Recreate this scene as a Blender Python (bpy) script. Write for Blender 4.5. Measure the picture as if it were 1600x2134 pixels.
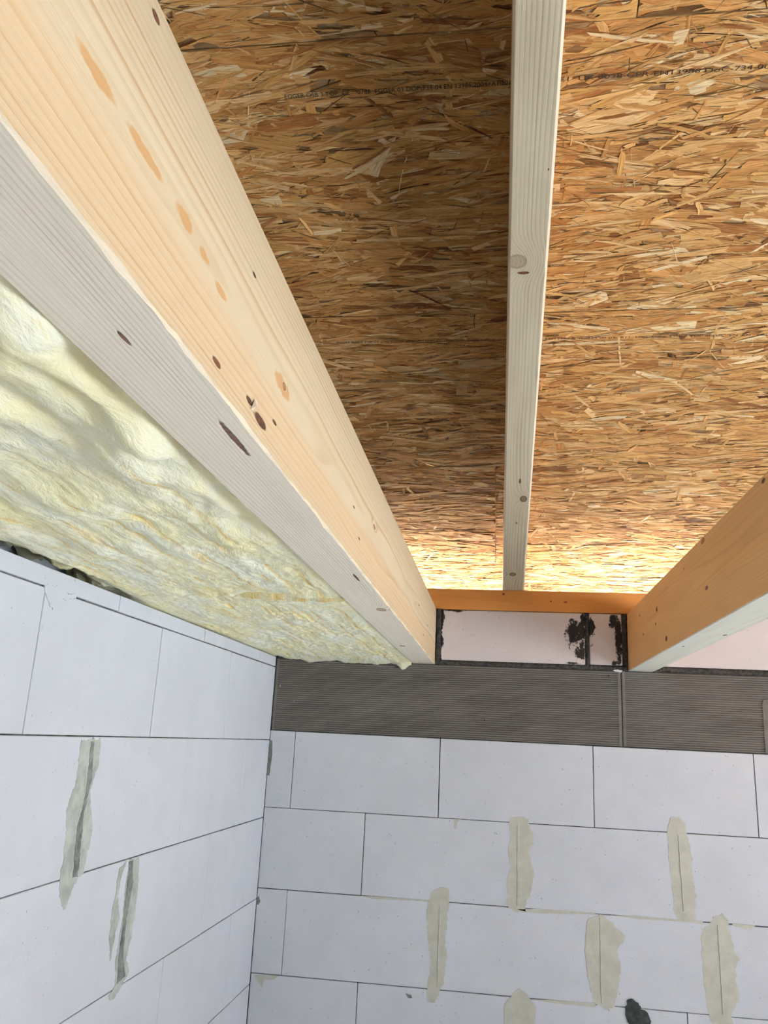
import bpy, bmesh, math, random
import numpy as np
from mathutils import Vector, Matrix, noise
from mathutils.geometry import tessellate_polygon

for o in list(bpy.data.objects):
    bpy.data.objects.remove(o)
SC = bpy.context.scene
COL = SC.collection
random.seed(4)
RNG = np.random.default_rng(11)

# ------------------------------------------------------------------ camera
F_PX = 1709.147
cam_d = bpy.data.cameras.new('camera')
cam = bpy.data.objects.new('camera', cam_d)
COL.objects.link(cam)
cam_d.sensor_fit = 'HORIZONTAL'
cam_d.sensor_width = 36.0
cam_d.lens = F_PX / 1600 * 36.0
cam_d.clip_start = 0.02
R_ = Vector((0.989982, 0.132868, 0.047767))
U_ = Vector((-0.010192, -0.270176, 0.962757))
FW = Vector((-0.140825, 0.953599, 0.266115))
M = Matrix((R_, U_, -FW)).transposed().to_4x4()
M.translation = Vector((0.7755, -2.8381, -0.0110))
cam.matrix_world = M
SC.camera = cam

# ------------------------------------------------------------------ light
SC.view_settings.view_transform = 'Standard'
SC.view_settings.look = 'None'
SC.view_settings.gamma = 1
SC.view_settings.use_curve_mapping = False
SC.view_settings.exposure = -0.18

SKY = 5.8
w = bpy.data.worlds.new('sky')
SC.world = w
w.use_nodes = True
w.node_tree.nodes['Background'].inputs[0].default_value = (0.60, 0.79, 1.0, 1)
w.node_tree.nodes['Background'].inputs[1].default_value = SKY

sun_d = bpy.data.lights.new('sun', 'SUN')
sun = bpy.data.objects.new('sun', sun_d)
COL.objects.link(sun)
sun_d.energy = 105.0
sun_d.angle = math.radians(1.0)
sun_d.color = (1.0, 0.98, 0.955)
sun.rotation_euler = Vector((-0.55, -0.75, -1.15)).to_track_quat('-Z', 'Y').to_euler()

# daylight through the window openings (sampling portals on the real openings)
RX = 4.0      # inner face of the right wall
FY = -4.5     # inner face of the front wall
FLOOR = -2.25
WIN_R = (-3.4, -0.8, -1.35, 0.05)     # y0, y1, z0, z1
def portal(name, loc, sx, sy, direction):
    d = bpy.data.lights.new(name, 'AREA')
    d.shape = 'RECTANGLE'; d.size = sx; d.size_y = sy
    d.cycles.is_portal = True
    o = bpy.data.objects.new(name, d); COL.objects.link(o)
    o.location = loc
    o.rotation_euler = Vector(direction).to_track_quat('-Z', 'Y').to_euler()
portal('right_window_portal', (RX + .24, (WIN_R[0]+WIN_R[1])/2, (WIN_R[2]+WIN_R[3])/2), 2.6, 1.4, (-1, 0, 0))

# ------------------------------------------------------------------ node helper
class G:
    def __init__(s, name, rough=0.8, spec=0.2):
        s.mat = bpy.data.materials.new(name)
        s.mat.use_nodes = True
        s.t = s.mat.node_tree
        s.bsdf = s.t.nodes['Principled BSDF']
        s.bsdf.inputs['Roughness'].default_value = rough
        s.bsdf.inputs['Specular IOR Level'].default_value = spec
        s.tc = s.t.nodes.new('ShaderNodeTexCoord')
        s.obj = s.tc.outputs['Object']
    def put(s, sock, v):
        if isinstance(v, bpy.types.NodeSocket):
            s.t.links.new(v, sock)
        elif v is not None:
            if hasattr(sock.default_value, '__len__') and not hasattr(v, '__len__'):
                v = (v,) * len(sock.default_value)
            if hasattr(v, '__len__') and len(sock.default_value) == 4 and len(v) == 3:
                v = (*v, 1)
            sock.default_value = v
    def m(s, op, a, b=None, c=None, clamp=False):
        n = s.t.nodes.new('ShaderNodeMath'); n.operation = op; n.use_clamp = clamp
        s.put(n.inputs[0], a)
        if b is not None: s.put(n.inputs[1], b)
        if c is not None: s.put(n.inputs[2], c)
        return n.outputs[0]
    def v(s, op, a, b=None, scale=None):
        n = s.t.nodes.new('ShaderNodeVectorMath'); n.operation = op
        s.put(n.inputs[0], a)
        if b is not None: s.put(n.inputs[1], b)
        if scale is not None: s.put(n.inputs['Scale'], scale)
        return n.outputs['Value'] if op in ('LENGTH', 'DOT_PRODUCT', 'DISTANCE') else n.outputs[0]
    def xyz(s, vec):
        n = s.t.nodes.new('ShaderNodeSeparateXYZ'); s.put(n.inputs[0], vec)
        return n.outputs
    def comb(s, x, y, z):
        n = s.t.nodes.new('ShaderNodeCombineXYZ')
        for i, k in enumerate((x, y, z)): s.put(n.inputs[i], k)
        return n.outputs[0]
    def noise(s, vec, scale=1.0, detail=3, rough=0.5, col=False):
        n = s.t.nodes.new('ShaderNodeTexNoise')
        s.put(n.inputs['Vector'], vec); n.inputs['Scale'].default_value = scale
        n.inputs['Detail'].default_value = detail; n.inputs['Roughness'].default_value = rough
        return n.outputs['Color' if col else 'Fac']
    def vor(s, vec, scale=1.0, feature='F1', out='Distance'):
        n = s.t.nodes.new('ShaderNodeTexVoronoi'); n.feature = feature
        s.put(n.inputs['Vector'], vec); n.inputs['Scale'].default_value = scale
        return n.outputs[out]
    def ramp(s, x, a, b, lo=0.0, hi=1.0, smooth=True):
        n = s.t.nodes.new('ShaderNodeMapRange')
        n.interpolation_type = 'SMOOTHSTEP' if smooth else 'LINEAR'
        s.put(n.inputs['Value'], x)
        for k, q in (('From Min', a), ('From Max', b), ('To Min', lo), ('To Max', hi)):
            s.put(n.inputs[k], q)
        return n.outputs[0]
    def mix(s, f, a, b, mode='MIX'):
        n = s.t.nodes.new('ShaderNodeMix'); n.data_type = 'RGBA'; n.blend_type = mode
        s.put(n.inputs[0], f); s.put(n.inputs[6], a); s.put(n.inputs[7], b)
        return n.outputs[2]
    def bump(s, h, dist, strength=1.0, prev=None):
        n = s.t.nodes.new('ShaderNodeBump')
        n.inputs['Strength'].default_value = strength
        n.inputs['Distance'].default_value = dist
        s.put(n.inputs['Height'], h)
        if prev is not None: s.put(n.inputs['Normal'], prev)
        return n.outputs[0]
    def done(s, col, nrm=None):
        s.put(s.bsdf.inputs['Base Color'], col)
        if nrm is not None: s.put(s.bsdf.inputs['Normal'], nrm)
        return s.mat

def srgb(r, g, b):
    f = lambda c: (c/255/12.92) if c/255 <= .04045 else ((c/255+.055)/1.055)**2.4
    return (f(r), f(g), f(b))

# ------------------------------------------------------------------ materials
def mat_aac(name, base, bumpy=1.0, stains=()):
    g = G(name, 0.95, 0.1)
    n1 = g.noise(g.obj, 2.2, 3)
    n2 = g.noise(g.obj, 14, 4)
    c = g.mix(g.ramp(n1, .3, .7), base, tuple(x*0.90 for x in base))
    c = g.mix(g.ramp(n2, .35, .75, 0, .35), c, tuple(x*0.86 for x in base))
    pits = g.vor(g.obj, 95)
    pm = g.ramp(pits, .10, .22, 1, 0)
    sel = g.ramp(g.noise(g.obj, 40, 2), .58, .66)
    pm = g.m('MULTIPLY', pm, sel)
    c = g.mix(g.m('MULTIPLY', pm, .30), c, tuple(x*.5 for x in base))
    if stains:
        p = g.xyz(g.obj)
        tot = None
        for (x, z, rx, rz, k) in stains:
            dx = g.m('DIVIDE', g.m('SUBTRACT', p[0], x), rx)
            dz = g.m('DIVIDE', g.m('SUBTRACT', p[2], z), rz)
            d = g.m('ADD', g.m('MULTIPLY', dx, dx), g.m('MULTIPLY', dz, dz))
            e = g.m('MULTIPLY', g.m('EXPONENT', g.m('MULTIPLY', d, -1)), k)
            tot = e if tot is None else g.m('MAXIMUM', tot, e)
        nn = g.noise(g.v('MULTIPLY', g.obj, (1.0, 1.0, .75)), 42, 6, .72)
        sm = g.ramp(g.m('ADD', tot, g.m('MULTIPLY', g.m('SUBTRACT', nn, .5), 2.4)), .40, .62)
        sm = g.m('MULTIPLY', sm, g.ramp(tot, .06, .2))
        c = g.mix(g.m('MULTIPLY', sm, .96), c, (.012, .011, .009))
    b1 = g.noise(g.v('MULTIPLY', g.obj, (1, 1, 1.3)), 150, 5, .65)
    b2 = g.noise(g.obj, 60, 3, .6)
    h = g.m('ADD', g.m('MULTIPLY', b1, .7), g.m('ADD', g.m('MULTIPLY', b2, .6), g.m('MULTIPLY', pm, -1.0)))
    return g.done(c, g.bump(h, 0.0016*bumpy, .9))

def mat_plain(name, base, dark, scale=60, bump=.001, rough=.95):
    g = G(name, rough, .15)
    n = g.noise(g.obj, scale, 5, .65)
    c = g.mix(g.ramp(n, .3, .7), dark, base)
    return g.done(c, g.bump(g.noise(g.obj, scale*2, 4, .6), bump))

def mat_wood(name, light, ring_c, pith, period=.0042, knots=(), warp=.018, contrast=.6, streak=None, spec=.25, seed=0., len_axis=1, blotch=.2):
    """knots: (x, y, z, r_long, r_across, kind) kind 0 knot, 1 dark bark pocket, 2 resin."""
    g = G(name, .62, spec)
    P = g.obj
    p = g.xyz(P)
    s3 = (2.2, 2.2, 2.2)
    st = [14.0, 14.0, 14.0]; st[len_axis] = 1.5
    pv = g.v('ADD', g.v('MULTIPLY', P, tuple(st)), (seed, seed*.7, seed*1.3))
    nz = g.xyz(g.noise(pv, .55, 2, .5, col=True))
    st2 = [60.0, 60.0, 60.0]; st2[len_axis] = 6
    nz2 = g.noise(g.v('MULTIPLY', P, tuple(st2)), 1.0, 2)
    ca, cb = [i for i in range(3) if i != len_axis]
    a = g.m('ADD', g.m('SUBTRACT', p[ca], pith[0]), g.m('MULTIPLY', g.m('SUBTRACT', nz[0], .5), warp*2))
    b = g.m('ADD', g.m('SUBTRACT', p[cb], pith[1]), g.m('MULTIPLY', g.m('SUBTRACT', nz[1], .5), warp*2))
    r = g.m('SQRT', g.m('ADD', g.m('MULTIPLY', a, a), g.m('MULTIPLY', b, b)))
    r = g.m('ADD', r, g.m('MULTIPLY', nz2, .0016))
    kn_mask = None; kn_ring = None; bark = None; resin = None
    for (x, y, z, rl, rc, kind) in knots:
        sc = [1/rc, 1/rc, 1/rc]; sc[len_axis] = 1/rl
        d = g.v('LENGTH', g.v('MULTIPLY', g.v('SUBTRACT', P, (x, y, z)), tuple(sc)))
        if kind in (0, 3):
            infl = g.m('EXPONENT', g.m('MULTIPLY', g.m('MULTIPLY', d, d), -.22))
            r = g.m('ADD', r, g.m('MULTIPLY', infl, min(.03, rc*1.6)))
            k = g.ramp(d, .85, 1.1, 1 if kind == 0 else .45, 0)
            kn_mask = k if kn_mask is None else g.m('MAXIMUM', kn_mask, k)
            kr = g.m('MULTIPLY', k, g.ramp(g.m('ABSOLUTE', g.m('SUBTRACT', d, .9)), 0, .28, 1, 0))
            kn_ring = kr if kn_ring is None else g.m('MAXIMUM', kn_ring, kr)
        elif kind == 2:
            dd = g.m('ADD', d, g.m('MULTIPLY', g.m('SUBTRACT', g.noise(P, 70, 2), .5), 1.1))
            k = g.ramp(dd, .7, 1.15, 1, 0)
            resin = k if resin is None else g.m('MAXIMUM', resin, k)
        else:
            dd = g.m('ADD', d, g.m('MULTIPLY', g.m('SUBTRACT', g.noise(P, 70, 2), .5), .6))
            k = g.ramp(dd, .75, 1.05, 1, 0)
            bark = k if bark is None else g.m('MAXIMUM', bark, k)
    ph = g.m('DIVIDE', r, period)
    fr = g.m('FRACT', ph)
    late = g.m('MULTIPLY', g.ramp(fr, .35, .86), g.ramp(fr, .88, 1.0, 1, 0))
    # rings vary in strength
    amp = g.ramp(g.noise(g.comb(g.m('FLOOR', ph), seed, 0), 1.7, 1), .3, .7, .35, 1.0)
    sp = [26.0, 26.0, 26.0]; sp[len_axis] = 2.2
    fade = g.ramp(g.noise(g.v('MULTIPLY', P, tuple(sp)), 1.0, 2), .3, .65, .35, 1.0)
    late = g.m('MULTIPLY', g.m('MULTIPLY', g.m('MULTIPLY', late, amp), contrast), fade)
    fib = [900.0, 900.0, 900.0]; fib[len_axis] = 14
    fibre = g.noise(g.v('MULTIPLY', P, tuple(fib)), 1.0, 2)
    c = g.mix(late, light, ring_c)
    c = g.mix(g.ramp(fibre, .25, .75, 0, .22), c, tuple(x*.78 for x in light))
    bl = g.noise(g.v('MULTIPLY', P, tuple([3 if i == len_axis else 18 for i in range(3)])), 1.0, 3)
    c = g.mix(g.ramp(bl, .35, .7, 0, blotch), c, ring_c)
    if streak:
        # broad band of warmer heartwood along the beam
        (za, zb, col, amt) = streak
        zz = g.m('ADD', p[2], g.m('MULTIPLY', g.m('SUBTRACT', nz[2], .5), .03))
        mk = g.m('MULTIPLY', g.ramp(zz, za-.012, za+.012), g.ramp(zz, zb-.015, zb+.015, 1, 0))
        c = g.mix(g.m('MULTIPLY', mk, amt), c, col)
    if resin is not None:
        c = g.mix(g.m('MULTIPLY', resin, .8), c, srgb(176, 134, 80))
    if kn_mask is not None:
        kc = g.mix(g.ramp(g.noise(P, 220, 3), .35, .65), tuple(x*y for x, y in zip(ring_c, (.55, .42, .34))), tuple(x*y for x, y in zip(ring_c, (.8, .66, .55))))
        c = g.mix(g.m('MULTIPLY', kn_mask, .9), c, kc)
        c = g.mix(g.m('MULTIPLY', kn_ring, .75), c, (.05, .022, .012))
    if bark is not None:
        bc = g.mix(g.ramp(g.noise(P, 130, 3), .4, .6), (.045, .014, .010), (.14, .050, .022))
        c = g.mix(g.m('MULTIPLY', bark, .95), c, bc)
    h = g.m('ADD', g.m('MULTIPLY', late, -.5), g.m('MULTIPLY', fibre, .5))
    if bark is not None: h = g.m('SUBTRACT', h, g.m('MULTIPLY', bark, 3))
    return g.done(c, g.bump(h, .0006, .8))

def mat_flake():
    g = G('osb_strand', .8, .08)
    at = g.t.nodes.new('ShaderNodeAttribute'); at.attribute_name = 'strand'
    uv = g.t.nodes.new('ShaderNodeUVMap'); uv.uv_map = 'grain'
    u = g.xyz(uv.outputs[0])
    n = g.noise(g.comb(g.m('MULTIPLY', u[0], 16), g.m('MULTIPLY', u[1], 520), 0), 1.0, 3, .6)
    n2 = g.noise(g.comb(g.m('MULTIPLY', u[0], 30), g.m('MULTIPLY', u[1], 160), 7), 1.0, 2)
    dk = g.v('MULTIPLY', at.outputs['Color'], (.42, .34, .28))
    lt = g.v('ADD', g.v('SCALE', at.outputs['Color'], scale=.75), (.16, .125, .065))
    c = g.mix(g.ramp(n, .42, .70, 0, .85), at.outputs['Color'], dk)
    c = g.mix(g.ramp(n2, .46, .72, 0, .6), c, lt)
    return g.done(c, g.bump(g.m('ADD', n, n2), .0006, .9))

def mat_osb_base():
    g = G('osb_board_core', .7, .2)
    col = None
    P = g.obj
    c = g.mix(g.noise(g.v('MULTIPLY', P, (18, 70, 70)), 1, 3), (.20, .10, .035), (.55, .36, .17))
    v = g.vor(g.v('ADD', g.v('MULTIPLY', P, (16, 75, 75)), g.v('SCALE', g.noise(P, 20, 2, col=True), scale=1.6)), 1.0, out='Color')
    k = g.xyz(v)[0]
    c = g.mix(.6, c, g.mix(k, (.16, .075, .025), (.66, .46, .24)))
    return g.done(c, g.bump(k, .002))

def mat_wool():
    g = G('glass_wool', 1.0, .05)
    P = g.obj
    warp = g.v('SCALE', g.v('SUBTRACT', g.noise(P, 9, 3, col=True), (.5, .5, .5)), scale=.05)
    Q = g.v('ADD', P, warp)
    n = g.noise(g.v('MULTIPLY', Q, (13, 5, 13)), 1, 4, .6)
    st = g.noise(g.v('MULTIPLY', Q, (70, 3.2, 70)), 1, 3, .6)
    fine = g.noise(g.v('MULTIPLY', Q, (260, 60, 260)), 1, 4, .7)
    at = g.t.nodes.new('ShaderNodeAttribute'); at.attribute_name = 'binder'
    c = g.mix(g.ramp(n, .32, .68), (.95, .94, .74), (.92, .86, .51))
    c = g.mix(g.ramp(st, .58, .74, 0, .45), c, (.82, .68, .28))
    c = g.mix(g.ramp(g.noise(g.v('MULTIPLY', Q, (22, 9, 22)), 1, 3), .55, .75, 0, .7), c, (.95, .95, .83))
    c = g.mix(g.ramp(fine, .35, .85, 0, .22), c, (.76, .70, .36))
    c = g.mix(g.m('MULTIPLY', at.outputs['Fac'], .9), c, (.76, .54, .15))
    h = g.m('ADD', g.m('MULTIPLY', fine, .5), g.noise(g.v('MULTIPLY', Q, (90, 25, 90)), 1, 4, .6))
    return g.done(c, g.bump(h, .0035, .8))

AAC = srgb(214, 216, 220)
M_aac_back = mat_aac('aerated_concrete_rough', AAC, 1.0)
M_aac_left = mat_aac('aerated_concrete_smooth', AAC, .45)
M_aac_top = mat_aac('aerated_concrete_stained', srgb(216, 207, 204), 1.2, stains=[
    (1.030, .365, .034, .050, 1.0), (1.045, .300, .022, .05, .75), (1.055, .41, .012, .03, .9),
    (1.082, .385, .014, .040, 1.05), (1.083, .32, .010, .03, .6), (1.155, .405, .022, .028, .85), (1.170, .35, .014, .09, 1.05), (1.15,.27,.03,.012,.5),
    (.578, .395, .009, .04, 1.1), (.577, .33, .010, .04, .85), (.578, .27, .006, .02, .6),
    (.62, .428, .035, .005, .9), (1.03, .262, .05, .006, .6)])
M_mortar = mat_plain('dark_mortar', (.085, .078, .070), (.022, .020, .018), 90, .003)
M_joint = mat_plain('joint_mortar', (.20, .195, .18), (.03, .03, .028), 26, .001)  # mottled dark to grey mortar behind the block joints
M_smear = mat_plain('thin_bed_mortar', srgb(196, 194, 181), srgb(180, 179, 165), 26, .0012)
M_smear_l = mat_plain('thin_bed_mortar_damp', srgb(182, 186, 177), srgb(150, 154, 146), 22, .0012)
M_smear_d = mat_plain('wet_mortar', srgb(140, 144, 138), srgb(92, 97, 93), 40, .0012)
M_smear_k = mat_plain('dark_mortar_patch', srgb(74, 80, 78), srgb(48, 52, 52), 60, .003)
M_screed = mat_plain('cement_floor', (.76, .755, .75), (.70, .69, .68), 8, .001)
M_gravel = mat_plain('pale_gravel', (.79, .80, .84), (.71, .72, .76), 4, .004)
M_flake = mat_flake()
M_osb = mat_osb_base()
M_wool = mat_wool()
M_ink = mat_plain('black_print_ink', (.05, .035, .025), (.02, .015, .01), 60, .0001)
M_white = mat_plain('white_crumb', (.75, .75, .72), (.6, .6, .56), 200, .0005)

# ------------------------------------------------------------------ mesh helpers
def tag(o, label=None, cat=None, group=None, kind=None):
    if label: o['label'] = label
    if cat: o['category'] = cat
    if group: o['group'] = group
    if kind: o['kind'] = kind
    return o

def link(name, verts, faces, mats, parent=None, smooth=False, matidx=None):
    me = bpy.data.meshes.new(name)
    me.from_pydata([tuple(v) for v in verts], [], [tuple(f) for f in faces])
    for m_ in (mats if isinstance(mats, (list, tuple)) else [mats]): me.materials.append(m_)
    if matidx is not None: me.polygons.foreach_set('material_index', matidx)
    if smooth: me.polygons.foreach_set('use_smooth', [True]*len(me.polygons))
    me.update()
    o = bpy.data.objects.new(name, me); COL.objects.link(o)
    if parent is not None: o.parent = parent
    return o

class MB:
    def __init__(s): s.v = []; s.f = []; s.m = []
    def box(s, x0, x1, y0, y1, z0, z1, mi=0, bev=0.0):
        if bev <= 0:
            b = len(s.v)
            s.v += [(x, y, z) for z in (z0, z1) for y in (y0, y1) for x in (x0, x1)]
            fs = [(0,2,3,1), (4,5,7,6), (0,1,5,4), (2,6,7,3), (0,4,6,2), (1,3,7,5)]
            s.f += [tuple(b+i for i in f) for f in fs]; s.m += [mi]*6
            return
        bm = bmesh.new()
        bmesh.ops.create_cube(bm, size=1)
        for v in bm.verts:
            v.co = Vector(((x0+x1)/2+v.co.x*(x1-x0), (y0+y1)/2+v.co.y*(y1-y0), (z0+z1)/2+v.co.z*(z1-z0)))
        bmesh.ops.bevel(bm, geom=bm.edges[:], offset=bev, segments=1, affect='EDGES')
        s.add(bm, mi); bm.free()
    def add(s, bm, mi=0):
        b = len(s.v); bm.verts.index_update()
        s.v += [tuple(v.co) for v in bm.verts]
        s.f += [tuple(b+v.index for v in f.verts) for f in bm.faces]
        s.m += [mi]*len(bm.faces)
    def build(s, name, mats, parent=None, smooth=False):
        return link(name, s.v, s.f, mats, parent, smooth, s.m)

def patch(name, pts, plane, mat, parent, thick=.0009, jag=.0022, step=.004, bulge=.0):
    """irregular thin smear of mortar on a wall; plane 'y' -> pts (x,z) at y=0 facing -y; 'x' -> pts (y,z) at x=0 facing +x"""
    n = len(pts); out = []
    for i in range(n):
        a = Vector(pts[i]); b = Vector(pts[(i+1) % n]); L = (b-a).length
        k = max(1, int(L/step))
        for j in range(k):
            q = a.lerp(b, j/k)
            d = noise.noise(Vector((q.x*160, q.y*160, n))) * jag + noise.noise(Vector((q.x*50, q.y*50, 3)))*jag
            t = (b-a).normalized()
            q = q + Vector((-t.y, t.x))*d
            out.append(q)
    bm = bmesh.new()
    def P3(q, h): return (q.x, -h, q.y) if plane == 'y' else (h, q.x, q.y)
    vs = [bm.verts.new(P3(q, thick)) for q in out]
    lo = [bm.verts.new(P3(q, -.002)) for q in out]
    for tri in tessellate_polygon([[Vector((q.x, q.y, 0)) for q in out]]):
        a, b, c = (Vector(vs[i].co) for i in tri)
        nn = (b-a).cross(c-a)
        if nn.length < 1e-14: continue
        good = nn.y < 0 if plane == 'y' else nn.x > 0
        try: bm.faces.new([vs[i] for i in (tri if good else tri[::-1])])
        except ValueError: pass
    cc = Vector((0, 0, 0))
    for v in vs: cc += v.co
    cc /= len(vs)
    area = sum(out[i].x*out[(i+1) % len(out)].y - out[(i+1) % len(out)].x*out[i].y for i in range(len(out)))
    flip = (area > 0) == (plane == 'y')
    for i in range(len(vs)):
        j = (i+1) % len(vs)
        q4 = (vs[i], lo[i], lo[j], vs[j])
        bm.faces.new(q4 if flip else q4[::-1])
    mb = MB(); mb.add(bm); bm.free()
    return mb.build(name, mat, parent)

# ================================================================== ROOM SHELL
ZT = .243          # underside of the joists
JH = .433          # top of the joists
ROW = .25
G_ = .0012         # half joint
SL = .24391        # roof slope
CS = 1/math.sqrt(1+SL*SL); SN = SL*CS
Z_RAF = .505       # rafter underside over the wall face
RAF_H = .20
Z_OSB = Z_RAF + RAF_H/CS
def roof_z(y): return Z_OSB - SL*y

def block_row(mb, axis, joints, z0, z1, jitter=.0006, mi=0, bev=.0011, faint=()):
    for i in range(len(joints)-1):
        a, b = joints[i], joints[i+1]
        if axis == 'x': a += .0004; b -= .0004
        ga = .0004 if i in faint else random.uniform(.0008, .0018)
        gb = .0004 if (i+1) in faint else random.uniform(.0007, .0017)
        a += ga; b -= gb
        d = random.uniform(-jitter, jitter)
        zt = z1 - random.uniform(.0012, .0020); zb = z0 + random.uniform(.0004, .001)
        if axis == 'y': mb.box(a, b, d, .03, zb, zt, mi, bev)
        else: mb.box(-.03, d, a, b, zb, zt, mi, bev)

# --- back wall
mb = MB()
mb.box(-.24, RX+.24, .006, .24, FLOOR, .0, 1)
mb.box(-.24, RX+.24, .032, .24, -.005, ZT-.002, 1)
mb.box(-.24, .0115, .006, .24, ZT-.002, JH+.12, 1)
L_ = .4954
def seq(a, x_end=RX, first=0.0):
    out = [first]; x = a
    while x < first+.03: x += L_
    while x < x_end: out.append(x); x += L_
    return out+[x_end]
rows_b = [seq(.0884), seq(.3436), [0, .1007, .596, 1.0905, 1.438] + seq(1.93)[1:], seq(.347)]
k = 4
while -ROW*(k+1) > FLOOR-.2:
    rows_b.append(seq([.21, .44, .09, .33][k % 4])); k += 1
for i, js in enumerate(rows_b):
    z1 = -ROW*i; z0 = max(FLOOR, -ROW*(i+1))
    if z1-z0 > .02: block_row(mb, 'y', js, z0, z1)
wall_back = tag(mb.build('wall_back', [M_aac_back, M_joint]), kind='structure')

# blocks of the top course that close the gaps between the joist ends, bedded in dark mortar
mb = MB()
for a, b, z0, z1 in ((.012, .455, .258, JH-.002), (.5765, 1.0605, .2585, JH-.002), (1.0755, 1.1815, .2605, JH-.002), (1.298, 1.79, .262, JH-.002)):
    mb.box(a, b, -.001, .2, z0, z1, 0, .003)
x = 1.80
while x < RX-.1:
    mb.box(x, min(x+.49, RX-.005), -.001, .2, .262, JH-.002, 0, .003); x += .5
infill = mb.build('infill_block', M_aac_top, wall_back)
mb = MB()
for a, b in ((.002, .478), (.559, 1.199), (1.282, RX)):
    mb.box(a, b, .004, .22, ZT, JH-.003)
bed = mb.build('mortar_bed', M_mortar, wall_back)

def ragged_strip(name, x0, x1, z0, z1, mat, parent, y=0.0, amp=.003, n=None, vertical=False):
    """a lumpy bead of mortar squeezed out of a joint"""
    L = (z1-z0) if vertical else (x1-x0)
    n = n or max(6, int(L/.003)); m_ = 5
    vs = []; fs = []
    for i in range(n+1):
        for j in range(m_+1):
            s, t = i/n, j/m_
            if vertical: X = x0+(x1-x0)*t; Z = z0+(z1-z0)*s
            else: X = x0+(x1-x0)*s; Z = z0+(z1-z0)*t
            k = noise.noise(Vector((X*140, Z*140, 1.3)))
            edge = 1 if j in (0, m_) else 0
            if edge:
                sg = -1 if j == 0 else 1
                if vertical: X += sg*amp*(.3+noise.noise(Vector((Z*90, sg*3, 0))))
                else: Z += sg*amp*(.3+noise.noise(Vector((X*90, sg*3, 0))))
            Y = y - .0025*(1-edge)*(.6+k) + (.003 if edge else 0)
            vs.append((X, Y, Z))
    for i in range(n):
        for j in range(m_):
            a = i*(m_+1)+j
            fs.append((a, a+1, a+m_+2, a+m_+1) if vertical else (a, a+m_+1, a+m_+2, a+1))
    return link(name, vs, fs, mat, parent, True)
ragged_strip('mortar_bead', .559, 1.199, .2475, .2575, M_mortar, wall_back)
ragged_strip('mortar_bead', 1.30, 2.4, .2475, .2600, M_mortar, wall_back)
ragged_strip('mortar_bead', .5595, .5755, .25, JH, M_mortar, wall_back, vertical=True, amp=.002)
ragged_strip('mortar_bead', 1.062, 1.0745, .255, JH, M_mortar, wall_back, vertical=True, amp=.002)
ragged_strip('mortar_bead', 1.183, 1.198, .25, JH, M_mortar, wall_back, vertical=True, amp=.002)

# --- mortar smears on the back wall
SM = {
 'a': [(0.814,-0.236),(0.843,-0.229),(0.874,-0.238),(0.877,-0.26),(0.891,-0.296),(0.874,-0.335),(0.891,-0.397),(0.883,-0.45),(0.863,-0.503),(0.866,-0.513),(0.83,-0.513),(0.808,-0.497),(0.81,-0.408),(0.821,-0.381),(0.809,-0.339),(0.82,-0.29),(0.812,-0.264)],
 'b': [(1.315,-0.207),(1.339,-0.203),(1.357,-0.225),(1.361,-0.252),(1.373,-0.334),(1.371,-0.37),(1.379,-0.426),(1.37,-0.497),(1.323,-0.498),(1.308,-0.471),(1.313,-0.431),(1.302,-0.318),(1.302,-0.255),(1.305,-0.228)],
 'c': [(1.055,-0.515),(1.093,-0.5),(1.131,-0.525),(1.164,-0.557),(1.161,-0.572),(1.139,-0.594),(1.149,-0.638),(1.142,-0.697),(1.127,-0.751),(1.103,-0.763),(1.072,-0.746),(1.052,-0.68),(1.045,-0.606)],
 'd': [(1.434,-0.482),(1.453,-0.471),(1.47,-0.495),(1.477,-0.548),(1.494,-0.596),(1.482,-0.621),(1.487,-0.707),(1.459,-0.747),(1.482,-0.787),(1.411,-0.793),(1.395,-0.724),(1.39,-0.628),(1.386,-0.555),(1.395,-0.52),(1.412,-0.504)],
 'e': [(0.802,-0.774),(0.823,-0.748),(0.845,-0.726),(0.869,-0.739),(0.896,-0.771),(0.896,-0.8),(0.875,-0.98),(0.802,-0.97)],
 'f': [(0.568,-0.476),(0.596,-0.458),(0.624,-0.461),(0.628,-0.492),(0.621,-0.545),(0.617,-0.622),(0.624,-0.647),(0.615,-0.729),(0.599,-0.765),(0.589,-0.785),(0.567,-0.785),(0.565,-0.733),(0.574,-0.677),(0.564,-0.616),(0.555,-0.539),(0.56,-0.502)],
 'g': [(0.836,-0.505),(0.908,-0.4985),(1.077,-0.4985),(1.077,-0.503),(0.891,-0.512)],
 'h': [(1.12,-0.5015),(1.217,-0.497),(1.312,-0.498),(1.396,-0.499),(1.396,-0.506),(1.312,-0.504),(1.217,-0.506)],
 'i': [(1.48,-0.498),(1.547,-0.499),(1.53,-0.512),(1.479,-0.503)],
 'j': [(0.869,-0.753),(0.955,-0.7495),(1.072,-0.747),(1.072,-0.758),(0.955,-0.757)],
 'k': [(0.013,-0.757),(0.093,-0.751),(0.079,-0.764),(0.045,-0.768),(0.041,-0.788),(0.027,-0.777)],
 'l': [(0.343,-0.501),(0.383,-0.4995),(0.563,-0.498),(0.563,-0.502),(0.384,-0.507)],
 'm': [(0.001,-0.532),(0.006,-0.526),(0.013,-0.539),(0.008,-0.551),(0.001,-0.55)],
 'n': [(0.499,-0.768),(0.516,-0.772),(0.519,-0.779),(0.508,-0.78)],
 'o': [(0.636,-0.251),(0.66,-0.249),(0.645,-0.261),(0.645,-0.28),(0.637,-0.28)],
 'p': [(0.001,-0.034),(0.010,-0.034),(0.013,-0.09),(0.010,-0.149),(0.001,-0.149)],
}
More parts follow.
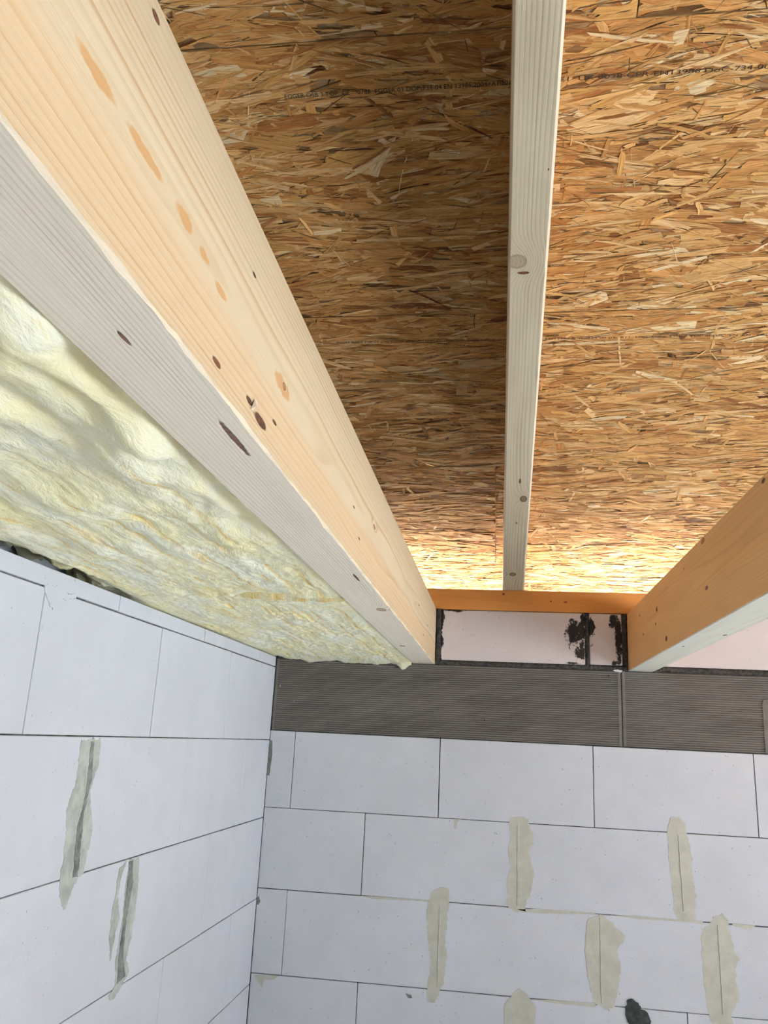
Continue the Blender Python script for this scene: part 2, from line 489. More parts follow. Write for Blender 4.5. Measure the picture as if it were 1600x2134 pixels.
for kk, pts in SM.items():
    pts = [p for p in pts][::-1]
    mt = M_smear_d if kk in 'mnp' else M_smear
    patch('mortar_smear', pts, 'y', mt, wall_back, thick=.0010, jag=.0012 if len(pts) < 9 else .0042)
patch('mortar_patch', [(1.167,-0.729),(1.183,-0.725),(1.201,-0.74),(1.206,-0.752),(1.224,-0.758),(1.233,-0.781),(1.227,-0.82),(1.175,-0.822),(1.16,-0.773),(1.16,-0.756)][::-1], 'y', M_smear_k, wall_back, thick=.003, jag=.003)['label'] = 'dark grey blob of mortar'
# proud ridges of glue left along smeared butt joints
for (x0, z0, x1, z1) in ((1.334, -.258, 1.340, -.475), (1.0905, -.51, 1.0900, -.745), (1.4375, -.505, 1.4385, -.745), (.5965, -.51, .5965, -.74), (.8395, -.26, .8395, -.495)):
    mbr = MB(); n = 40; w_ = .0013
    for i in range(n+1):
        t = i/n; X = x0+(x1-x0)*t + noise.noise(Vector((t*9, x0*7, 0)))*.0012; Z = z0+(z1-z0)*t
        mbr.v += [(X-w_, .0, Z), (X, -.0030, Z), (X+w_, .0, Z)]
        if i:
            b = len(mbr.v)-6
            mbr.f += [(b, b+1, b+4, b+3), (b+1, b+2, b+5, b+4)]; mbr.m += [0, 0]
    mbr.build('joint_ridge', M_smear, wall_back)

# --- left wall
ZL = -.0326
mb = MB()
mb.box(-.24, -.006, FY-.24, .0, FLOOR, .2465, 1)
rows_l = [
    (.2145, .2495, [FY, -4.1, -3.6, -3.05, -2.6, -2.15, -1.72, -1.247, -.7325, -.212, 0], ()),
    (ZL, .2135, [FY, -4.0, -3.5, -3.02, -2.53, -2.03, -1.53, -1.0125, -.496, 0], (8,)),
    (ZL-.25, ZL, [FY, -4.27, -3.78, -3.28, -2.78, -2.28, -1.78, -1.2825, -.769, -.27, 0], (8, 9)),
    (ZL-.5, ZL-.25, [FY, -4.03, -3.53, -3.03, -2.53, -2.04, -1.54, -1.0375, -.527, 0], (8,)),
    (ZL-.75, ZL-.5, [FY, -4.27, -3.78, -3.28, -2.78, -2.28, -1.78, -1.2825, -.779, -.265, 0], (9,)),
]
for i in range(3, 9):
    a = ZL-.25*(i)
    rows_l.append((max(FLOOR, a-.25), a, [FY]+[-4.25+.25*(i % 2)+.5*j for j in range(8)]+[0], ()))
for z0, z1, js, faint in rows_l:
    if z1-z0 > .02: block_row(mb, 'x', js, z0, z1, .0004, faint=faint)
wall_left = tag(mb.build('wall_left', [M_aac_left, M_joint]), kind='structure')
SL_ = {
 'a': [(-1.33,-0.04),(-1.253,-0.039),(-1.247,-0.087),(-1.266,-0.133),(-1.237,-0.2),(-1.24,-0.242),(-1.25,-0.282),(-1.279,-0.3),(-1.304,-0.338),(-1.328,-0.31),(-1.337,-0.279),(-1.335,-0.243),(-1.337,-0.195),(-1.35,-0.163),(-1.331,-0.126),(-1.327,-0.085)],
 'b': [(-1.042,-0.286),(-0.996,-0.287),(-0.981,-0.352),(-0.985,-0.444),(-0.999,-0.486),(-0.977,-0.516),(-1.038,-0.554),(-1.067,-0.54),(-1.038,-0.528),(-1.052,-0.481),(-1.043,-0.398),(-1.047,-0.328)],
 'c': [(-1.059,-0.288),(-1.076,-0.317),(-1.079,-0.351),(-1.056,-0.397),(-1.07,-0.42),(-1.079,-0.472),(-1.099,-0.421),(-1.097,-0.371),(-1.09,-0.329),(-1.091,-0.297)],
}
DK = {
 'a': [(-1.29,-0.043),(-1.279,-0.043),(-1.268,-0.113),(-1.282,-0.174),(-1.27,-0.286),(-1.29,-0.284),(-1.299,-0.198),(-1.284,-0.145)],
 'b': [(-1.044,-0.289),(-1.028,-0.288),(-1.014,-0.333),(-1.025,-0.402),(-1.021,-0.471),(-0.995,-0.52),(-1.034,-0.525),(-1.040,-0.482),(-1.040,-0.416)],
}
for kk, pts in SL_.items(): patch('mortar_smear', pts[::-1], 'x', M_smear_l, wall_left, thick=.0009, jag=.004)
patch('mortar_smear', [(-1.535,.214),(-1.50,.222),(-1.46,.216),(-1.425,.219),(-1.43,.209),(-1.475,.200),(-1.49,.178),(-1.51,.185),(-1.53,.205)], 'x', M_aac_left, wall_left, thick=.0012, jag=.004)
for kk, pts in DK.items(): patch('dark_smear', pts[::-1], 'x', M_smear_d, wall_left, thick=.0018, jag=.0025)

# --- right wall, front wall with window openings, floor, added gable, ground outside
def wall_with_hole(name, axis, pos, thick, a0, a1, z0, z1f, hole, mat):
    """axis 'x': wall at x=pos..pos+thick running along y; top follows z1f(a)"""
    mb = MB()
    def seg(p0, p1, zb, zt0, zt1):
        lo, hi = sorted((pos, pos+thick))
        if axis == 'x':
            v = [(lo, p0, zb), (hi, p0, zb), (hi, p1, zb), (lo, p1, zb), (lo, p0, zt0), (hi, p0, zt0), (hi, p1, zt1), (lo, p1, zt1)]
        else:
            v = [(p0, lo, zb), (p1, lo, zb), (p1, hi, zb), (p0, hi, zb), (p0, lo, zt0), (p1, lo, zt1), (p1, hi, zt1), (p0, hi, zt0)]
        b = len(mb.v); mb.v += v
        mb.f += [tuple(b+i for i in f) for f in ((0,3,2,1), (4,5,6,7), (0,1,5,4), (1,2,6,5), (2,3,7,6), (3,0,4,7))]; mb.m += [0]*6
    if hole:
        h0, h1, hz0, hz1 = hole
        seg(a0, h0, z0, z1f(a0), z1f(h0)); seg(h1, a1, z0, z1f(h1), z1f(a1))
        seg(h0, h1, z0, hz0, hz0); seg(h0, h1, hz1, z1f(h0), z1f(h1))
    else: seg(a0, a1, z0, z1f(a0), z1f(a1))
    return tag(mb.build(name, mat), kind='structure')
wall_with_hole('wall_right', 'x', RX, .24, FY-.24, .24, FLOOR, lambda y: roof_z(y)+.01, WIN_R, M_aac_left)
wall_with_hole('wall_front', 'y', FY-.24, .24, -.24, RX, FLOOR, lambda x: roof_z(FY)+.01, None, M_aac_left)
wall_with_hole('wall_gable_added', 'x', -.24, .12, FY, .24, .2500, lambda y: roof_z(y)+.01, None, M_aac_left)  # unseen gable, added to close the roof space against light
mb = MB(); mb.box(-.24, RX+.24, FY-.24, .24, FLOOR-.2, FLOOR)
tag(mb.build('floor', M_screed), kind='structure')
mb = MB(); mb.box(-14, 18, -14, 16, FLOOR-.6, FLOOR-.45)
tag(mb.build('ground', M_gravel), kind='structure')

# unseen slab added above the boards; keeps the daylight out of the board seams
def roof_matrix():
    m_ = Matrix(((1, 0, 0, 0), (0, -CS, -SN, 0), (0, SN, -CS, Z_OSB), (0, 0, 0, 1)))
    return m_
mb = MB(); mb.box(-.3, RX+.3, -.62, 4.95, -.06, -.0165)
o = mb.build('ceiling', M_osb); o.matrix_world = roof_matrix(); tag(o, kind='structure')

# ================================================================== OSB BOARDS
PAL = np.array([(.70,.42,.185), (.60,.31,.115), (.52,.25,.085), (.77,.52,.28), (.42,.18,.06), (.63,.36,.13), (.28,.11,.035), (.88,.70,.47), (.13,.05,.018)])*np.array([.73, .72, .62])
PW = np.array([.24, .23, .17, .11, .07, .12, .025, .03, .005])
def flakes(x0, x1, v0, v1, n_m2, rng):
    """strands pressed into the underside of a board; local x along the board, y up the slope, z out of the face"""
    V = []; Fc = []; Ccol = []; UV = []
    area = (x1-x0)*(v1-v0)
    N = int(area*n_m2)
    cx = rng.uniform(x0, x1, N); cy = rng.uniform(v0, v1, N)
    L = np.clip(rng.lognormal(math.log(.090), .48, N), .015, .20)
    W = np.clip(rng.lognormal(math.log(.0105), .75, N), .0015, .042)
    ang = rng.normal(.02, .19, N)+.10*np.sin(cx*9+cy*14)
    wild = rng.random(N) < .13
    ang = np.where(wild, rng.uniform(-1.57, 1.57, N), ang)
    L = np.where(wild, L*.6, L)
    W = np.minimum(W, L*.38)
    # a share of thin slivers
    sl = rng.random(N) < .34
    W = np.where(sl, rng.uniform(.0008, .0025, N), W)
    h = rng.uniform(.0003, .0030, N)
    h = np.where(W > .014, h*.75, h)
    h = np.where(sl, h*.6+.0009, h)
    tilt_l = rng.normal(0, .0006, N); tilt_w = rng.normal(0, .0004, N)
    ci = rng.choice(len(PAL), N, p=PW/PW.sum())
    col = PAL[ci]*rng.uniform(.82, 1.14, (N, 1))
    col = np.where(wild[:, None], col*1.12, col)
    col = np.where((sl & (rng.random(N) < .42))[:, None], col*.26, col)  # dark slivers: resin and bark, also painted shade in the crevices
    K = 5
    t = np.linspace(-1, 1, K)
    bend = rng.normal(0, .0005, N)
    vs = np.zeros((N, K*2, 3)); uv = np.zeros((N, K*2, 2))
    for k in range(K):
        for s_ in (0, 1):
            sg = 1 if s_ else -1
            lx = t[k]*L/2
            if k in (0, K-1): lx = lx*rng.uniform(.72, 1.12, N)
            elif k in (1, K-2): lx = lx*rng.uniform(.8, 1.2, N)
            wy = sg*W/2*(rng.uniform(.78, 1.1, N) if 0 < k < K-1 else rng.uniform(.35, 1.0, N)) + bend*(t[k]**2)*4
            idx = k*2+s_
            ca, sa = np.cos(ang), np.sin(ang)
            vs[:, idx, 0] = cx + lx*ca - wy*sa
            vs[:, idx, 1] = cy + lx*sa + wy*ca
            vs[:, idx, 2] = h + tilt_l*t[k] + sg*tilt_w
            uv[:, idx, 0] = lx + cx*3.1; uv[:, idx, 1] = wy + cy*7.7
    vs[:, :, 0] = np.clip(vs[:, :, 0], x0+.0011, x1-.0011)
    vs[:, :, 1] = np.clip(vs[:, :, 1], v0+.0011, v1-.0011)
    vs[:, :, 2] = np.maximum(vs[:, :, 2], .00015)
    base = (np.arange(N)*K*2)[:, None, None]
    q = np.array([[2*k, 2*k+2, 2*k+3, 2*k+1] for k in range(K-1)])[None]
    fs = (base+q).reshape(-1, 4)
    return vs.reshape(-1, 3), fs, np.repeat(col, K*2, axis=0), uv.reshape(-1, 2)

def osb_board(x0, x1, v0, v1, label, fx=None, dens=5200, seed=1):
    rng = np.random.default_rng(seed)
    g = .0011
    V = [(x, y, z) for z in (-.0155, 0.0) for y in (v0+g, v1-g) for x in (x0+g, x1-g)]
    Fs = [(0,2,3,1), (4,5,7,6), (0,1,5,4), (2,6,7,3), (0,4,6,2), (1,3,7,5)]
    V = np.array(V)
    if fx:
        fv, ff, fc, fuv = flakes(max(x0, fx[0]), min(x1, fx[1]), max(v0, fx[2]), min(v1, fx[3]), dens, rng)
        allv = np.vstack([V, fv]); ff = ff+8
    else:
        allv = V; ff = np.zeros((0, 4), int); fc = np.zeros((0, 3)); fuv = np.zeros((0, 2))
    faces = np.vstack([np.array(Fs), ff]).astype(np.int32)
    me = bpy.data.meshes.new('osb_board')
    me.vertices.add(len(allv)); me.vertices.foreach_set('co', allv.astype(np.float32).ravel())
    me.loops.add(faces.size); me.loops.foreach_set('vertex_index', faces.ravel())
    me.polygons.add(len(faces))
    me.polygons.foreach_set('loop_start', np.arange(0, faces.size, 4, dtype=np.int32))
    me.polygons.foreach_set('loop_total', np.full(len(faces), 4, np.int32))
    mi = np.ones(len(faces), np.int32); mi[:6] = 0
    me.materials.append(M_osb); me.materials.append(M_flake)
    me.polygons.foreach_set('material_index', mi)
    me.update(calc_edges=True)
    ca = me.attributes.new('strand', 'FLOAT_COLOR', 'POINT')
    cc = np.ones((len(allv), 4), np.float32); cc[8:, :3] = fc
    ca.data.foreach_set('color', cc.ravel())
    uvl = me.uv_layers.new(name='grain')
    alluv = np.vstack([np.zeros((8, 2)), fuv])
    uvl.data.foreach_set('uv', alluv[faces.ravel()].astype(np.float32).ravel())
    me.validate()
    o = bpy.data.objects.new('osb_board', me); COL.objects.link(o)
    o.matrix_world = roof_matrix()
    tag(o, label, 'osb board', 'osb boards of the roof deck')
    return o

S0 = .434; SP = .675
FX = (-.05, 2.15, -.62, 2.46)
XE = RX-.002; XW = -.118
b_eave = osb_board(XW, XE, -.62, S0-SP, 'brightly daylit osb board at the very eave, lowest strip just above the orange wall plate', FX, seed=2)
b_el = osb_board(XW, .7585, S0-SP, S0, 'bright pinkish osb board between left joist and the fine joint line beside the rafter', FX, seed=3)
b_er = osb_board(.7585, XE, S0-SP, S0, 'bright osb board right of the rafter, reaching the right joist near the eave', FX, seed=4)
b_2 = osb_board(XW, XE, S0, S0+SP, 'osb board below the mid-height seam, with the faint second line of print', FX, seed=5)
b_1 = osb_board(XW, XE, S0+SP, S0+2*SP, 'large osb board with the clear black line of print, between two horizontal seams', FX, seed=6)
b_0l = osb_board(XW, .985, S0+2*SP, S0+3*SP, 'dim osb board along the top edge, left of the short joint', FX, seed=7)
b_0r = osb_board(.985, XE, S0+2*SP, S0+3*SP, 'osb board in the top right corner, right of the short joint', FX, seed=8)


# printed lines
def print_line(board, text, x, v, width, h=.0085):
    cu = bpy.data.curves.new('printed_text', 'FONT')
    cu.body = text; cu.size = h*1.38
    cu.offset = 0
    o = bpy.data.objects.new('tmp', cu); COL.objects.link(o)
    bpy.context.view_layer.update()
    dg = bpy.context.evaluated_depsgraph_get()
    me = bpy.data.meshes.new_from_object(o.evaluated_get(dg))
    w0 = max((p.co.x for p in me.vertices), default=1)
    bpy.data.objects.remove(o)
    s = width/w0
    for p in me.vertices: p.co = Vector((p.co.x*s+x, p.co.y+v, .0036))
    me.materials.clear(); me.materials.append(M_ink)
    t = bpy.data.objects.new('printed_text', me); COL.objects.link(t)
    t.parent = board
    t.matrix_parent_inverse = Matrix.Identity(4)
    t['label'] = 'black line of print'
V1 = 1.638/CS; V2 = .987/CS
print_line(b_1, 'EGGER OSB 3 TOP  CE    0788  EGGER 03 DOP-734-04 EN 13986:2004+A1:2015 E', .377, V1-.002, .425)
print_line(b_1, 'E1  UK 0038-CPR-EN13986 DoC-734-00 arb. R11- Unterkofler Strasse', .868, V1-.002, .60)
print_line(b_2, 'EGGER OSB 3 TOP CE 0788 EGGER 03 DOP-734-04 EN 13986:2004+A1:2015 E1 UK 0038', .36, V2-.002, .425, .007)
print_line(b_2, 'EN13986 DoC-734-00 arb. R11- Unterkofler OSB 3 TOP 4PLUS   EN 300   EGGER OSB 3 TOP', .878, V2-.002, .62, .007)

# ================================================================== TIMBER
W_LIGHT = srgb(194, 182, 154)
M_side_l = mat_wood('spruce_side_left_joist', W_LIGHT, srgb(160, 128, 88), (.470, .330), .0044, warp=.020, contrast=.85, seed=3.1, knots=[
    (.557, -2.160, .2635, .022, .0052, 1), (.557, -2.196, .268, .010, .0030, 1), (.557, -2.115, .280, .008, .0022, 1),
    (.557, -2.281, .263, .010, .0028, 1), (.557, -2.093, .328, .006, .0040, 0), (.557, -2.216, .380, .006, .0020, 1),
    (.557, -1.671, .322, .009, .0018, 1), (.557, -1.611, .288, .009, .0018, 1), (.557, -1.464, .345, .014, .0040, 0),
    (.557, -2.50, .328, .024, .005, 2), (.557, -2.435, .329, .030, .0045, 2), (.557, -2.37, .329, .017, .006, 2), (.557, -2.33, .326, .012, .004, 2), (.557, -2.29, .320, .015, .004, 2), (.557, -2.10, .326, .030, .009, 2), (.557, -2.448, .421, .006, .0030, 1), (.557, -.62, .345, .016, .0025, 1), (.557, -.33, .33, .012, .0035, 0), (.557, -.45, .285, .014, .0025, 0)],
    streak=(.245, .31, srgb(188, 160, 120), .5), blotch=.12)
M_bot_l = mat_wood('lit_spruce_underside_left', srgb(250, 240, 218), srgb(188, 168, 142), (.38, .33), .0040, warp=.014, contrast=.6, seed=5.2, knots=[  # underside lighting put into a paler, greyer copy of the spruce
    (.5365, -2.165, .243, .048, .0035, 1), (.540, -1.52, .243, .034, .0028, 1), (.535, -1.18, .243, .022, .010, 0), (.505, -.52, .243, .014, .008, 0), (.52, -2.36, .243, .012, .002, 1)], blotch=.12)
M_side_r = mat_wood('spruce_side_right_joist', srgb(226, 178, 118), srgb(188, 130, 70), (1.26, .360), .0052, warp=.022, contrast=.35, seed=8.4, knots=[
    (1.2, -1.074, .425, .016, .006, 0), (1.2, -1.083, .322, .012, .005, 1), (1.2, -.885, .404, .004, .0030, 1), (1.2, -.53, .365, .012, .0075, 1),
    (1.2, -.644, .272, .015, .0070, 1), (1.2, -.508, .328, .008, .004, 1), (1.2, -.304, .326, .008, .004, 1), (1.2, -1.49, .425, .010, .004, 1), (1.2, -.25, .39, .01, .004, 0)])
M_bot_r = mat_wood('lit_spruce_underside_right', srgb(226, 224, 208), srgb(190, 180, 156), (1.22, .38), .006, warp=.012, contrast=.4, seed=1.7, knots=[  # same spruce, its underside light carried by a paler colour
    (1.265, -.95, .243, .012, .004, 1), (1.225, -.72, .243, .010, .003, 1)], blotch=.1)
def ry(y): return y/CS
M_raf_b = mat_wood('weathered_lit_rafter_underside', srgb(198, 191, 166), srgb(142, 126, 98), (.905, .085), .0062, warp=.016, contrast=.75, seed=2.3, spec=.15, knots=[  # weathered grey, with cool underside light also mixed into the colour
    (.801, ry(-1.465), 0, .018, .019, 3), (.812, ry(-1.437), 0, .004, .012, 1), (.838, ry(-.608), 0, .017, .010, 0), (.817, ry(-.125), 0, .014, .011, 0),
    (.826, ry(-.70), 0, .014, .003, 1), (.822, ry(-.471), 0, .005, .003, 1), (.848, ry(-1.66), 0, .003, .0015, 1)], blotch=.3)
M_raf_s = mat_wood('rafter_side', srgb(206, 168, 124), srgb(170, 120, 74), (.90, .1), .006, contrast=.4, seed=6)
M_plate = mat_wood('spruce_plate_warm_bounce', srgb(214, 148, 78), srgb(184, 112, 48), (.03, .48), .008, warp=.03, contrast=.3, seed=4.4, len_axis=0, knots=[  # fresh spruce; warm bounce off the boards is put into the orange
    (.788, 0, .491, .0045, .004, 1), (.949, 0, .470, .003, .0028, 1), (.998, 0, .468, .006, .0035, 0)], blotch=.4)
M_chamf = mat_wood('splintered_edge', srgb(228, 216, 190), srgb(200, 172, 130), (.5, .3), .006, contrast=.3, seed=9)

def beam(name, x0, x1, y0, y1, z0, h, mats, slope=0.0, cham=.003, cham_l=None, jag=0.0, step=.012, vert_ends=True):
    """a sawn timber running along y, its underside at z0 - slope*y, with chamfered lower edges. mats: bottom, side, chamfer"""
    cl = cham if cham_l is None else cham_l
    n = int((y1-y0)/step)
    V = []; Fs = []; Mi = []
    for i in range(n+1):
        y = y0+(y1-y0)*i/n
        zb = z0-slope*y
        j1 = jag*(noise.noise(Vector((y*14, x0*9, 0)))+.6*noise.noise(Vector((y*55, x0*9, 4))))
        j2 = jag*(noise.noise(Vector((y*17, x0*9, 7)))+.6*noise.noise(Vector((y*60, x0*9, 9))))
        cr = max(.0008, cham+j1); cr2 = max(.0008, cham+j2)
        ring = [(x0+cl, zb), (x1-cr, zb), (x1, zb+cr2), (x1, zb+h), (x0, zb+h), (x0, zb+cl)]
        V += [(a, y, b) for a, b in ring]
    k = 6; mi = [0, 2, 1, 1, 1, 2]
    for i in range(n):
        for j in range(k):
            a = i*k+j; b = i*k+(j+1) % k
            Fs.append((a, b, b+k, a+k)); Mi.append(mi[j])
    Fs.append(tuple(range(k))[::-1]); Mi.append(1)
    Fs.append(tuple(n*k+j for j in range(k))); Mi.append(1)
    o = link(name, V, Fs, mats, matidx=Mi)
    bm = bmesh.new(); bm.from_mesh(o.data); bmesh.ops.recalc_face_normals(bm, faces=bm.faces[:]); bm.to_mesh(o.data); bm.free()
    return o
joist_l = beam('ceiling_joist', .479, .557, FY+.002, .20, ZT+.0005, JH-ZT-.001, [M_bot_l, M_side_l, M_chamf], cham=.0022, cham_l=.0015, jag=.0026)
tag(joist_l, 'big pale spruce ceiling joist in the left foreground, running beside the yellow insulation', 'joist')
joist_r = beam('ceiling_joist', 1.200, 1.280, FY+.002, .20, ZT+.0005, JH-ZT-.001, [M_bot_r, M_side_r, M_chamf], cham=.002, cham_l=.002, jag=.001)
tag(joist_r, 'golden brown ceiling joist entering at the right edge, resting on the ribbed band', 'joist')
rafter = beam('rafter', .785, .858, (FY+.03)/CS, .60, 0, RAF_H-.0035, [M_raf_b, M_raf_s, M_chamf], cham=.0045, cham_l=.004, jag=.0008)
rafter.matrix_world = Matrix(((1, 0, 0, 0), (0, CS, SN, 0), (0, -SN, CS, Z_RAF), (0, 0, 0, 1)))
tag(rafter, 'weathered grey-brown rafter running down the roof boards between the two joists', 'rafter')
# splinter standing in the bark pocket of the left joist
mb = MB()
mb.v += [(.5575, -2.192, .262), (.5575, -2.186, .262), (.5595, -2.180, .272), (.5590, -2.186, .2745), (.561, -2.188, .266)]
mb.f += [(0, 1, 4), (1, 2, 4), (2, 3, 4), (3, 0, 4), (0, 3, 2, 1)]; mb.m += [0]*5
mb.build('wood_splinter', M_chamf, joist_l)

mb = MB(); mb.box(.002, RX-.002, .0005, .12, JH, Z_RAF-.0007, 0, .0012)
tag(mb.build('wall_plate', M_plate), 'orange-brown timber wall plate lying across the joists under the rafter foot', 'wall plate')

# ================================================================== RIBBED BAND
def ribbed(name, x0, x1, label, seed, m0=.010, m1=.010):
    z0, z1 = .0015, ZT-.001
    nr = 34; per = (z1-z0)/nr
    xs = [x0]
    zs = []
    for i in range(nr*6+1): zs.append(z0+(z1-z0)*i/(nr*6))
    cols = [x0+.0006, x0+.003, x0+m0, x0+m0+.003]
    x = x0+m0+.04
    while x < x1-m1-.03: cols.append(x); x += .03
    cols += [x1-m1-.003, x1-m1, x1-.003, x1-.0006]
    V = []; Fs = []
    for i, x in enumerate(cols):
        inner = 3 <= i <= len(cols)-4
        for k, z in enumerate(zs):
            ph = (k % 6)/6
            rib = .5-.5*math.cos(2*math.pi*ph)
            wob = noise.noise(Vector((x*25, z*60, seed)))*.0003
            dz = noise.noise(Vector((x*3, 0, seed)))*.0012
            y = (.0034-.0036*rib+wob) if inner else .0004
            if i in (0, len(cols)-1): y = .002
            V.append((x, y, min(z1, max(z0, z+dz))))
    m_ = len(zs)
    for i in range(len(cols)-1):
        for k in range(m_-1):
            a = i*m_+k
            Fs.append((a, a+m_, a+m_+1, a+1))
    b = len(V)
    c0, c1 = cols[0], cols[-1]
    V += [(c0, .031, z0), (c1, .031, z0), (c1, .031, z1), (c0, .031, z1), (c0, .003, z0), (c1, .003, z0), (c1, .003, z1), (c0, .003, z1)]
    Fs += [(b, b+3, b+2, b+1), (b, b+1, b+5, b+4), (b+3, b+7, b+6, b+2), (b, b+4, b+7, b+3), (b+1, b+2, b+6, b+5)]
    o = link(name, V, Fs, M_rib, smooth=False)
    return tag(o, label, 'ribbed panel')
g = G('ribbed_grey_concrete', .9, .15)
n_ = g.noise(g.v('MULTIPLY', g.obj, (1.2, 1, 4)), 3.5, 4, .6)
c_ = g.mix(g.ramp(n_, .3, .7), srgb(112, 107, 101), srgb(97, 93, 88))
pv = g.xyz(g.obj)
fr_ = g.m('ABSOLUTE', g.m('SUBTRACT', g.m('FRACT', g.m('DIVIDE', g.m('SUBTRACT', pv[2], .0015), (ZT-.0025)/34)), .5))
c_ = g.mix(g.ramp(g.noise(g.v('MULTIPLY', g.obj, (4, 4, 160)), 1, 4, .7), .42, .72, 0, .25), c_, srgb(138, 132, 120))
dots = g.m('MULTIPLY', g.ramp(g.vor(g.v('MULTIPLY', g.obj, (1, 0, 1)), 14), .035, .05, 1, 0), g.ramp(g.noise(g.obj, 4, 1), .5, .55))
c_ = g.mix(dots, c_, (.02, .02, .018))
M_rib = g.done(c_, g.bump(g.m('SUBTRACT', g.noise(g.obj, 300, 3, .7), g.m('MULTIPLY', dots, 2)), .0006))
ribbed('ribbed_panel', .0015, 1.1745, 'long dark grey ribbed panel in the wall, left of the seam under the right joist', 1)
ribbed('ribbed_panel', 1.1755, 2.35, 'dark grey ribbed panel in the wall, right of the seam, reaching the right edge', 2)
patch('smooth_patch', [(1.612, .155), (1.618, .168), (1.66, .172), (1.66, .003), (1.612, .003)], 'y', M_rib, wall_back, thick=.0012, jag=.001)
# little crumbs stuck on the band
for (x, z, s_, parent) in ((.022, .150, .003, wall_back), (.075, .098, .0015, wall_back)):
    bm = bmesh.new(); bmesh.ops.create_icosphere(bm, subdivisions=1, radius=1)
    for v in bm.verts: v.co = Vector((x+v.co.x*s_*.6, -.001+v.co.y*.002, z+v.co.z*s_+v.co.x*s_*.8))
    mb = MB(); mb.add(bm); bm.free()
    mb.build('mortar_crumb', M_white, parent)
patch('mortar_scrap', [(1.150, .2435), (1.158, .2395), (1.176, .2375), (1.180, .2445), (1.165, .247)], 'y', M_white, wall_back, thick=.002, jag=.001)

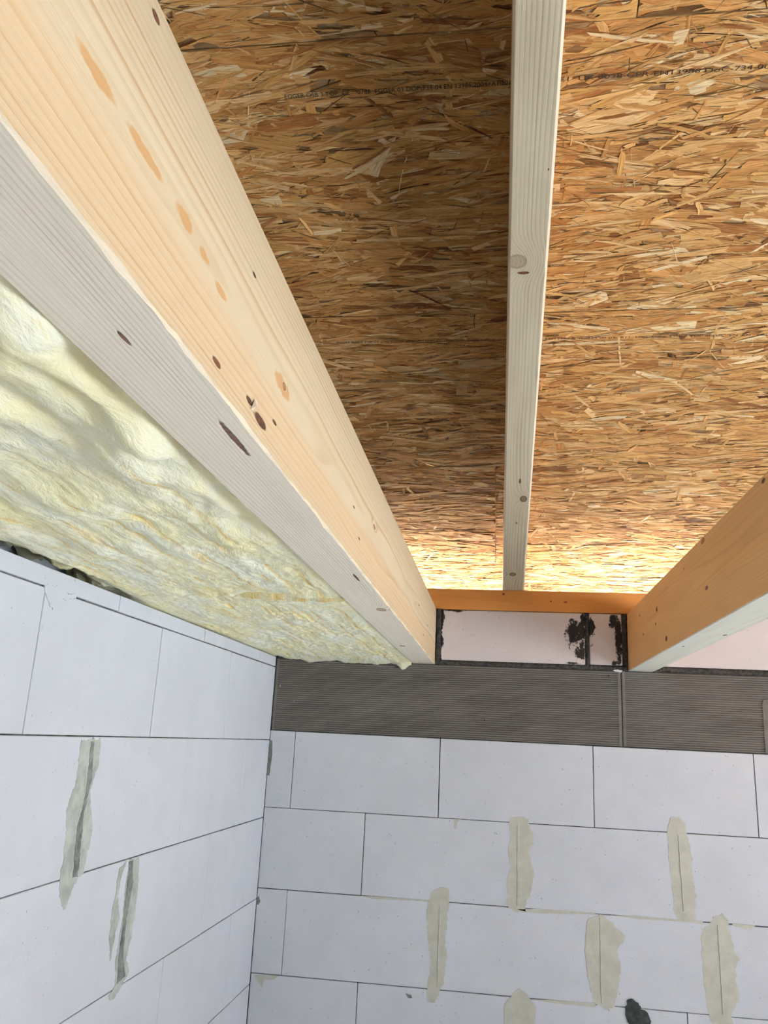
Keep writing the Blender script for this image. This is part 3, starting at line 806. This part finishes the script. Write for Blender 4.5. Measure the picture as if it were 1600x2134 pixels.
# ================================================================== INSULATION
def wool(name, y0, y1, label, seed, end_back=False):
    x0, x1 = -.115, .4785
    nx = 150
    ys = []; y = y0
    while y < y1-1e-6:
        ys.append(y)
        y += .0042 if y > -2.75 else .02
    ys.append(y1)
    ny = len(ys)
    V = []; BI = []
    def fbm(p, o=4): return noise.fractal(p, 1.0, 2.0, o)
    lumps = [(.455, -2.38, .030, .05, .020), (.468, -2.30, .012, .05, -.022), (.43, -2.255, .010, .07, -.014), (.447, -2.17, .022, .045, .018),
             (.474, -2.10, .010, .05, -.022), (.40, -2.32, .028, .08, .012), (.375, -2.22, .012, .10, -.012), (.34, -2.25, .025, .10, .012), (.40, -2.08, .03, .06, .010),
             (.434, -1.541, .006, .012, -.018), (.25, -1.95, .08, .09, .010), (.445, -1.83, .02, .04, -.012), (.42, -1.30, .05, .03, .006),
             (.258, -1.048, .003, .006, -.012), (.40, -.08, .05, .05, .004), (.452, -.015, .016, .02, .018), (.20, -1.70, .12, .12, .008), (.46, -1.95, .01, .05, -.014)]
    for j, y in enumerate(ys):
        for i in range(nx+1):
            x = x0+(x1-x0)*i/nx
            n1 = fbm(Vector((x*7, y*3.5, seed)), 3)
            n2 = fbm(Vector((x*26, y*11, seed+5)), 4)
            n3 = fbm(Vector((x*120, y*50, seed+9)), 3)
            amp = 1.0 if y < -1.7 else .45
            z = .2475 - .010*n1*amp - .0060*n2*(.4+.6*amp) - .0018*n3
            # combed ridges along the roll
            rg = math.sin(x*95+2.2*n1+noise.noise(Vector((x*9, y*1.3, 2)))*3)
            z += .0006*rg
            for (lx, ly, sx, sy, a) in lumps:
                d = ((x-lx)/sx)**2+((y-ly)/sy)**2
                if d < 9: z -= a*math.exp(-d)
            # tucks up beside the joist
            e = max(0, 1-(x1-x)/.014); z += .010*e*e*(1 if y < -.1 else .2)
            # the roll sits on the wall, lifts off it where the dark gap opens
            w_ = max(0.0, 1-abs((y+1.50)/.38)**3) if -1.9 < y < -1.1 else 0.0
            w2 = 1.0 if y < -1.72 else w_
            rise = (.020+.016*n2+.02*noise.noise(Vector((y*9, 0, 3))))*w2
            if x < .05:
                z = z*(1)+max(0, rise)*(max(0, (.05-x))/.05)
            if x < .012:
                z = max(z, .2515+max(0, rise)*min(1, (.012-x)/.006)*.6)
            # binder streaks: pressed lines of amber binder along the roll
            bi = 0.0
            for q, (sx_, ya, yb) in enumerate(STREAK):
                if ya < y < yb:
                    off = sx_+.006*noise.noise(Vector((y*5, q, 0)))
                    d = abs(x-off)
                    wd = .0032+.0022*noise.noise(Vector((y*20, q, 5)))
                    if d < wd*2:
                        k = math.exp(-(d/max(.0008, wd))**2)*min(1, (y-ya)/.05, (yb-y)/.05)*(.8+.9*noise.noise(Vector((y*12, q*3, 8))))
                        bi = max(bi, k); z += .002*max(0, k)
            if x > .235:
                jd = min(1, (x-.235)/.05)
                z += ((.009+.004*noise.noise(Vector((x*25, 3, 1))))*jd*math.exp((y+JOINT)/.03) if y < -JOINT else -.003*jd*math.exp(-(y+JOINT)/.06)) + .003*jd*noise.noise(Vector((x*40, y*60, 1)))*math.exp(-((y+JOINT)/.02)**2)
            if end_back and y > -.03:
                t = (y+.03)/.03
                notch = max(0, 1-abs(x-.085)/.028)
                z += .016*notch*t + .003*t*math.sin(x*40)
            if end_back and y > -.16 and x > .01:
                t = min(1, (y+.16)/.13)
                z -= (.010+.004*noise.noise(Vector((x*13, 0, 4))))*t*t*min(1, (x-.01)/.04)
            if j == 0 and end_back and x > .24: bi = max(0, .55+.6*noise.noise(Vector((x*40, 2, 1))))
            V.append((x, y, z)); BI.append(max(0.0, min(1.0, bi)))
    Fs = []
    for j in range(ny-1):
        for i in range(nx):
            a = j*(nx+1)+i
            Fs.append((a, a+nx+1, a+nx+2, a+1))
    # top and sides
    b = len(V); zt = .41
    top = []
    border = [i for i in range(nx+1)] + [j*(nx+1)+nx for j in range(1, ny)] + [(ny-1)*(nx+1)+i for i in range(nx-1, -1, -1)] + [j*(nx+1) for j in range(ny-2, 0, -1)]
    for q in border:
        V.append((V[q][0], V[q][1], zt)); BI.append(0.0)
    nb = len(border)
    for i in range(nb):
        j = (i+1) % nb
        Fs.append((border[i], border[j], b+j, b+i))
    Fs.append(tuple(range(b, b+nb)))
    o = link(name, V, Fs, M_wool, smooth=True)
    at = o.data.attributes.new('binder', 'FLOAT', 'POINT')
    at.data.foreach_set('value', BI)
    return tag(o, label, 'insulation batt', 'glass wool between left wall and joist')
JOINT = 1.271
STREAK = [(.316, -1.92, -1.56), (.222, -2.06, -1.96), (.329, -1.72, -1.30), (.200, -1.90, -1.72), (.178, -1.62, -1.34), (.344, -1.25, -.66), (.437, -1.20, -.34), (.28, -1.15, -.62), (.39, -.95, -.25), (.24, -1.5, -1.2), (.10, -1.75, -1.45), (.40, -1.62, -1.3)]
rs = random.Random(9)
for x in (.035, .07, .10, .135, .165, .20, .23, .265, .30, .335, .37, .41, .44):
    y = -1.85 - rs.random()*.3
    while y < -.05:
        L = rs.uniform(.12, .40)
        if rs.random() < .35: STREAK.append((x+rs.uniform(-.008, .008), y, min(-.03, y+L)))
        y += L+rs.uniform(.02, .12)
wool('insulation_batt', FY+.01, -1.2715, 'long lumpy yellow glass wool batt filling the gap beside the left joist', 2.0)
wool('insulation_batt', -1.2705, -.003, 'short yellow glass wool batt in the corner, touching the ribbed band', 7.0, end_back=True)
